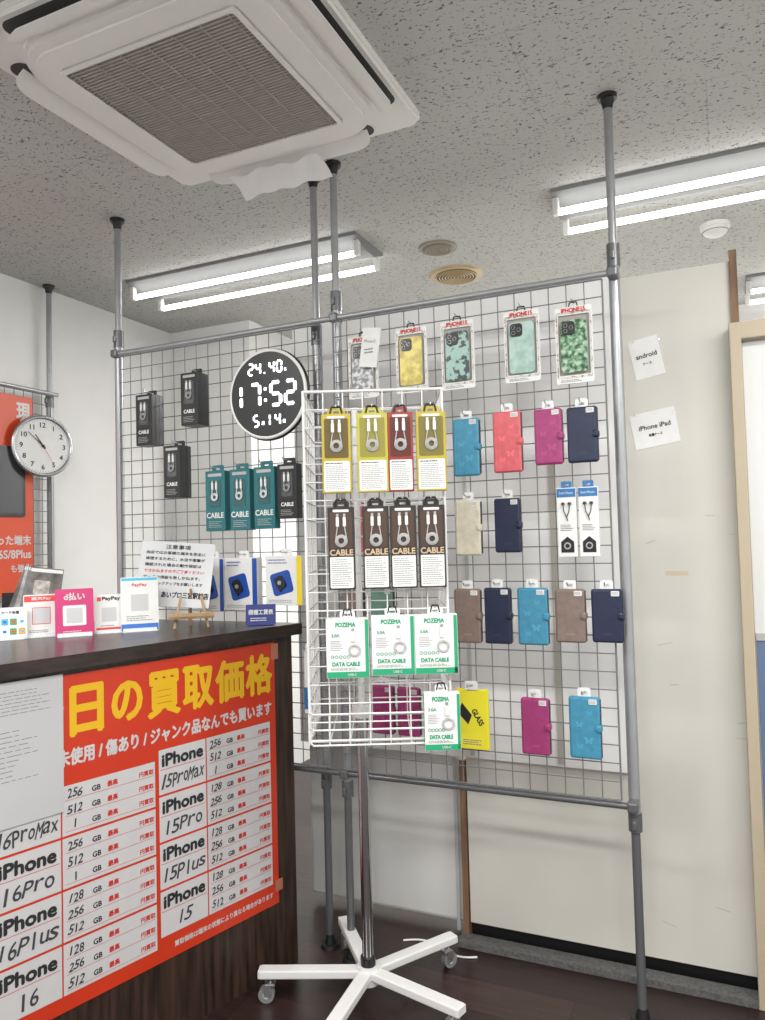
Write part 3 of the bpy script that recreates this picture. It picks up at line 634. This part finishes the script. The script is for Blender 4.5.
G().cyl((0,0,.08),(0,0,.83),.0165,CHROME,24).cyl((0,0,.80),(0,0,1.745),.010,RACKW,16).cyl((0,0,.86),(0,0,.825),.03,RACKW,20).obj('pole',rk)
G().cyl((0,0,.055),(0,0,.105),.032,RACKW,24).cyl((0,0,.10),(0,0,.13),.022,BLACK,20).obj('hub',rk)
for k in range(5):
    t=rad(178+72*k)
    lg=G().box((.17,0,.085),(.30,.040,.024),RACKW,bev=.004).box((.32,0,.085),(.006,.036,.020),WHITE).obj('leg',rk,rot=(0,0,t))
    cs=G().cyl((.290,0,.074),(.290,0,.05),.006,CHROME,10).box((.290,0,.052),(.03,.026,.008),HB,bev=.002)
    for sy in(-1,1): cs.box((.297,sy*.013,.037),(.022,.002,.034),HB)
    cs.obj('caster_fork',lg)
    G().cyl((.301,-.010,.0235),(.301,.010,.0235),.0235,mat('caster_tyre',(.22,.22,.23),.5),24).cyl((.301,-.0115,.0235),(.301,.0115,.0235),.010,WHITE,16).obj('caster_wheel',lg)
def on_rack(u,v,z):
    u+=.028
    return (RK[0]+u*math.cos(yw)-v*math.sin(yw),RK[1]+u*math.sin(yw)+v*math.cos(yw),z)
VF=v0-.004
KR={}
def rcable(lab,u,z1_,z0_,w,cardm,winm,style,grp):
    h=z1_-z0_
    if lab in KR: return dup(KR[lab],on_rack(u,VF,z0_))
    r=root('cable_pack',lab,'cable pack',on_rack(u,VF,z0_),RR,group=grp)
    g=G().box((0,-.016,h/2),(w,.022,h),cardm,bev=.0015)
    y=-.0276
    g.rr(0,h*.69,w*.82,h*.50,.004,y+.0004,y,winm,n=3)
    g.rr(0,h*.21,w*.88,h*.38,.003,y+.0004,y-.0002,PAPER,n=2)
    if style=='y':
        g.bars(-w*.38,w*.38,h*.385,h*.36,1,INK,y-.0006,8,.5).bars(-w*.38,w*.38,h*.35,h*.04,13,GREYINK,y-.0006,3,.32)
    else:
        g.rr(0,h*.45,w*.98,h*.11,.001,y+.0002,y-.0003,cardm,n=1).text('CABLE',0,h*.45,.015,mat('cable_gold',(.62,.46,.28),.4),y-.0008,w=w*.86,bold=.0006).bars(-w*.38,w*.38,h*.375,h*.04,13,GREYINK,y-.0006,3,.32)
    g.rr(0,h*.955,w*.6,h*.03,.002,y+.0002,y-.0002,PAPER,n=2)
    g.obj('card',r)
    c=G()
    for i,rr_ in enumerate((.015,.012,.009)): c.torus((0,y-.003-.0015*i,h*.59),rr_,.0015,mat('cable_grey',(.50,.50,.50),.4),n=22,k=6)
    for sx in(-1,1):
        c.box((sx*.009,y-.003,h*.82),(.008,.005,.024),WHITE,bev=.001).box((sx*.009,y-.003,h*.82+.016),(.006,.003,.010),HB).cyl((sx*.009,y-.003,h*.82-.012),(sx*.014,y-.003,h*.62),.0015,mat('cable_grey',(0,0,0)),6)
    c.obj('coiled_cable',r)
    G().rr(0,h+.006,w*.62,.020,.006,-.013,-.015,cardm,inner=(.016,.006,.0025)).obj('header_card',r)
    G().path([(-.016,-.014,h+.002),(-.012,-.014,h+.020),(.012,-.014,h+.020),(.016,-.014,h+.002)],.003,BLACK,6).path([(0,.006,h+.020),(0,-.035,h+.020)],.002,HB,6).obj('hanger',r)
    KR[lab]=r; return r
YC=mat('pack_mustard',(.48,.38,.03),.3); YG=mat('pack_limegold',(.48,.44,.05),.3); RC=mat('pack_red',(.30,.028,.02),.3)
DG=mat('pack_charcoal',(.034,.028,.026),.3); DB=mat('pack_brown',(.085,.05,.035),.3)
g1='boxed cables in the top row of the rack'; g2='boxed cables in the middle row of the rack'
rcable('mustard yellow boxed cable with white label on the rack',-.067,1.678,1.471,.076,YC,mat('pack_brnwin',(.14,.10,.03),.2),'y',g1)
rcable('lime-gold boxed cable with white label on the rack',.027,1.678,1.471,.080,YG,mat('pack_limewin',(.30,.27,.05),.2),'y',g1)
rcable('red boxed cable with white label on the rack',.100,1.678,1.471,.066,RC,mat('pack_redwin',(.12,.03,.02),.2),'y',g1)
rcable('yellow boxed cable with dark window on the rack',.180,1.678,1.471,.078,YC,mat('pack_olivewin',(.20,.17,.04),.2),'y',g1)
lb='charcoal boxed cable with gold lettering on the rack'
for u in(-.060,.030,.101,.175): rcable(lb,u,1.434,1.220,.069,DG,DB,'d',g2)
GN=mat('pack_green',(.02,.36,.17),.4)
def green(u,z1_,z0_,w,lab):
    h=z1_-z0_; r=root('data_cable_pack',lab,'cable pack',on_rack(u,VF,z0_),RR,group='white and green data cable boxes on the rack')
    y=-.0352
    g=G().box((0,-.019,h/2),(w,.032,h),PAPER,bev=.0015).box((0,y+.0002,h*.06),(w*.98,.0006,h*.10),GN).box((w*.45,y+.0002,h*.5),(w*.08,.0006,h*.97),GN)
    for sx in(-1,1): g.box((sx*w/2,-.019,h/2),(.0006,.028,h*.97),GN)
    g.text('POZEMA',-w*.04,h*.90,.011,GN,y-.0004,w=w*.46,bold=.0007).text('DATA CABLE',-w*.04,h*.24,.010,GN,y-.0004,w=w*.64,bold=.0007).text('3.0A',-w*.28,h*.72,.008,GN,y-.0004,bold=.0003).bars(-w*.40,w*.32,h*.13,h*.18,3,GREYINK,y-.0004,2,.4).bars(-w*.40,-w*.1,h*.64,h*.46,6,GREYINK,y-.0004,3,.3).text('USB-C',w*.1,h*.06,.006,POSTERW,y-.0008,bold=.0003)
    for i in range(5): g.torus((-w*.36+i*w*.095,y-.0002,h*.36),.0036,.0008,GN,n=14,k=4)
    g.obj('box',r)
    G().box((w*.13,y-.003,h*.70),(.010,.005,.026),WHITE,bev=.0015).box((w*.13,y-.003,h*.70+.017),(.007,.003,.009),HB).torus((w*.16,y-.002,h*.47),.015,.0016,mat('cable_white',(.55,.55,.55),.4),n=24,k=6).torus((w*.16,y-.003,h*.47),.012,.0014,mat('cable_white',(0,0,0)),n=24,k=6).obj('cable_picture',r)
    G().rr(0,h+.008,w*.36,.020,.006,-.013,-.015,PAPER,inner=(.016,.006,.0025)).obj('header_card',r)
    G().path([(-.012,-.014,h+.004),(-.008,-.014,h+.022),(.008,-.014,h+.022),(.012,-.014,h+.004)],.0022,BLACK,6).path([(0,.006,h+.020),(0,-.045,h+.020)],.002,HB,6).obj('hanger',r)
    return r
q0=green(-.050,1.146,.994,.110,'white and green data cable box hanging on the rack')
for u in(.067,.178): dup(q0,on_rack(u,VF,.999))
green(.188,.950,.805,.092,'white and green data cable box over the lower basket')
g=G(); P=[]
for i in range(31):
    t=i/30; P.append((-1.04+.26*t,2.37+.025*math.sin(t*6),.0035))
top(g.path(P,.0035,WHITE,6).obj('power_cable'),'thin white power cable lying along the floor','cable')
# ------------------------------------------------------------ lights
w=D.worlds.new('world'); bpy.context.scene.world=w; w.use_nodes=True
w.node_tree.nodes['Background'].inputs[0].default_value=(1,.995,.98,1); w.node_tree.nodes['Background'].inputs[1].default_value=.88
def area(x,y,e,sx=1.2,sy=.25):
    l=D.lights.new('fill_light','AREA'); l.shape='RECTANGLE'; l.size=sx; l.size_y=sy; l.energy=e; l.color=(1,.99,.97)  # unseen area light added under the ceiling for fill, no fixture modelled
    o=D.objects.new('fill_light',l); COL.objects.link(o); o.location=(x,y,2.53)
area(.1,-.2,70); area(-1.9,.2,46); area(.9,1.3,36); area(-.6,3.9,70)
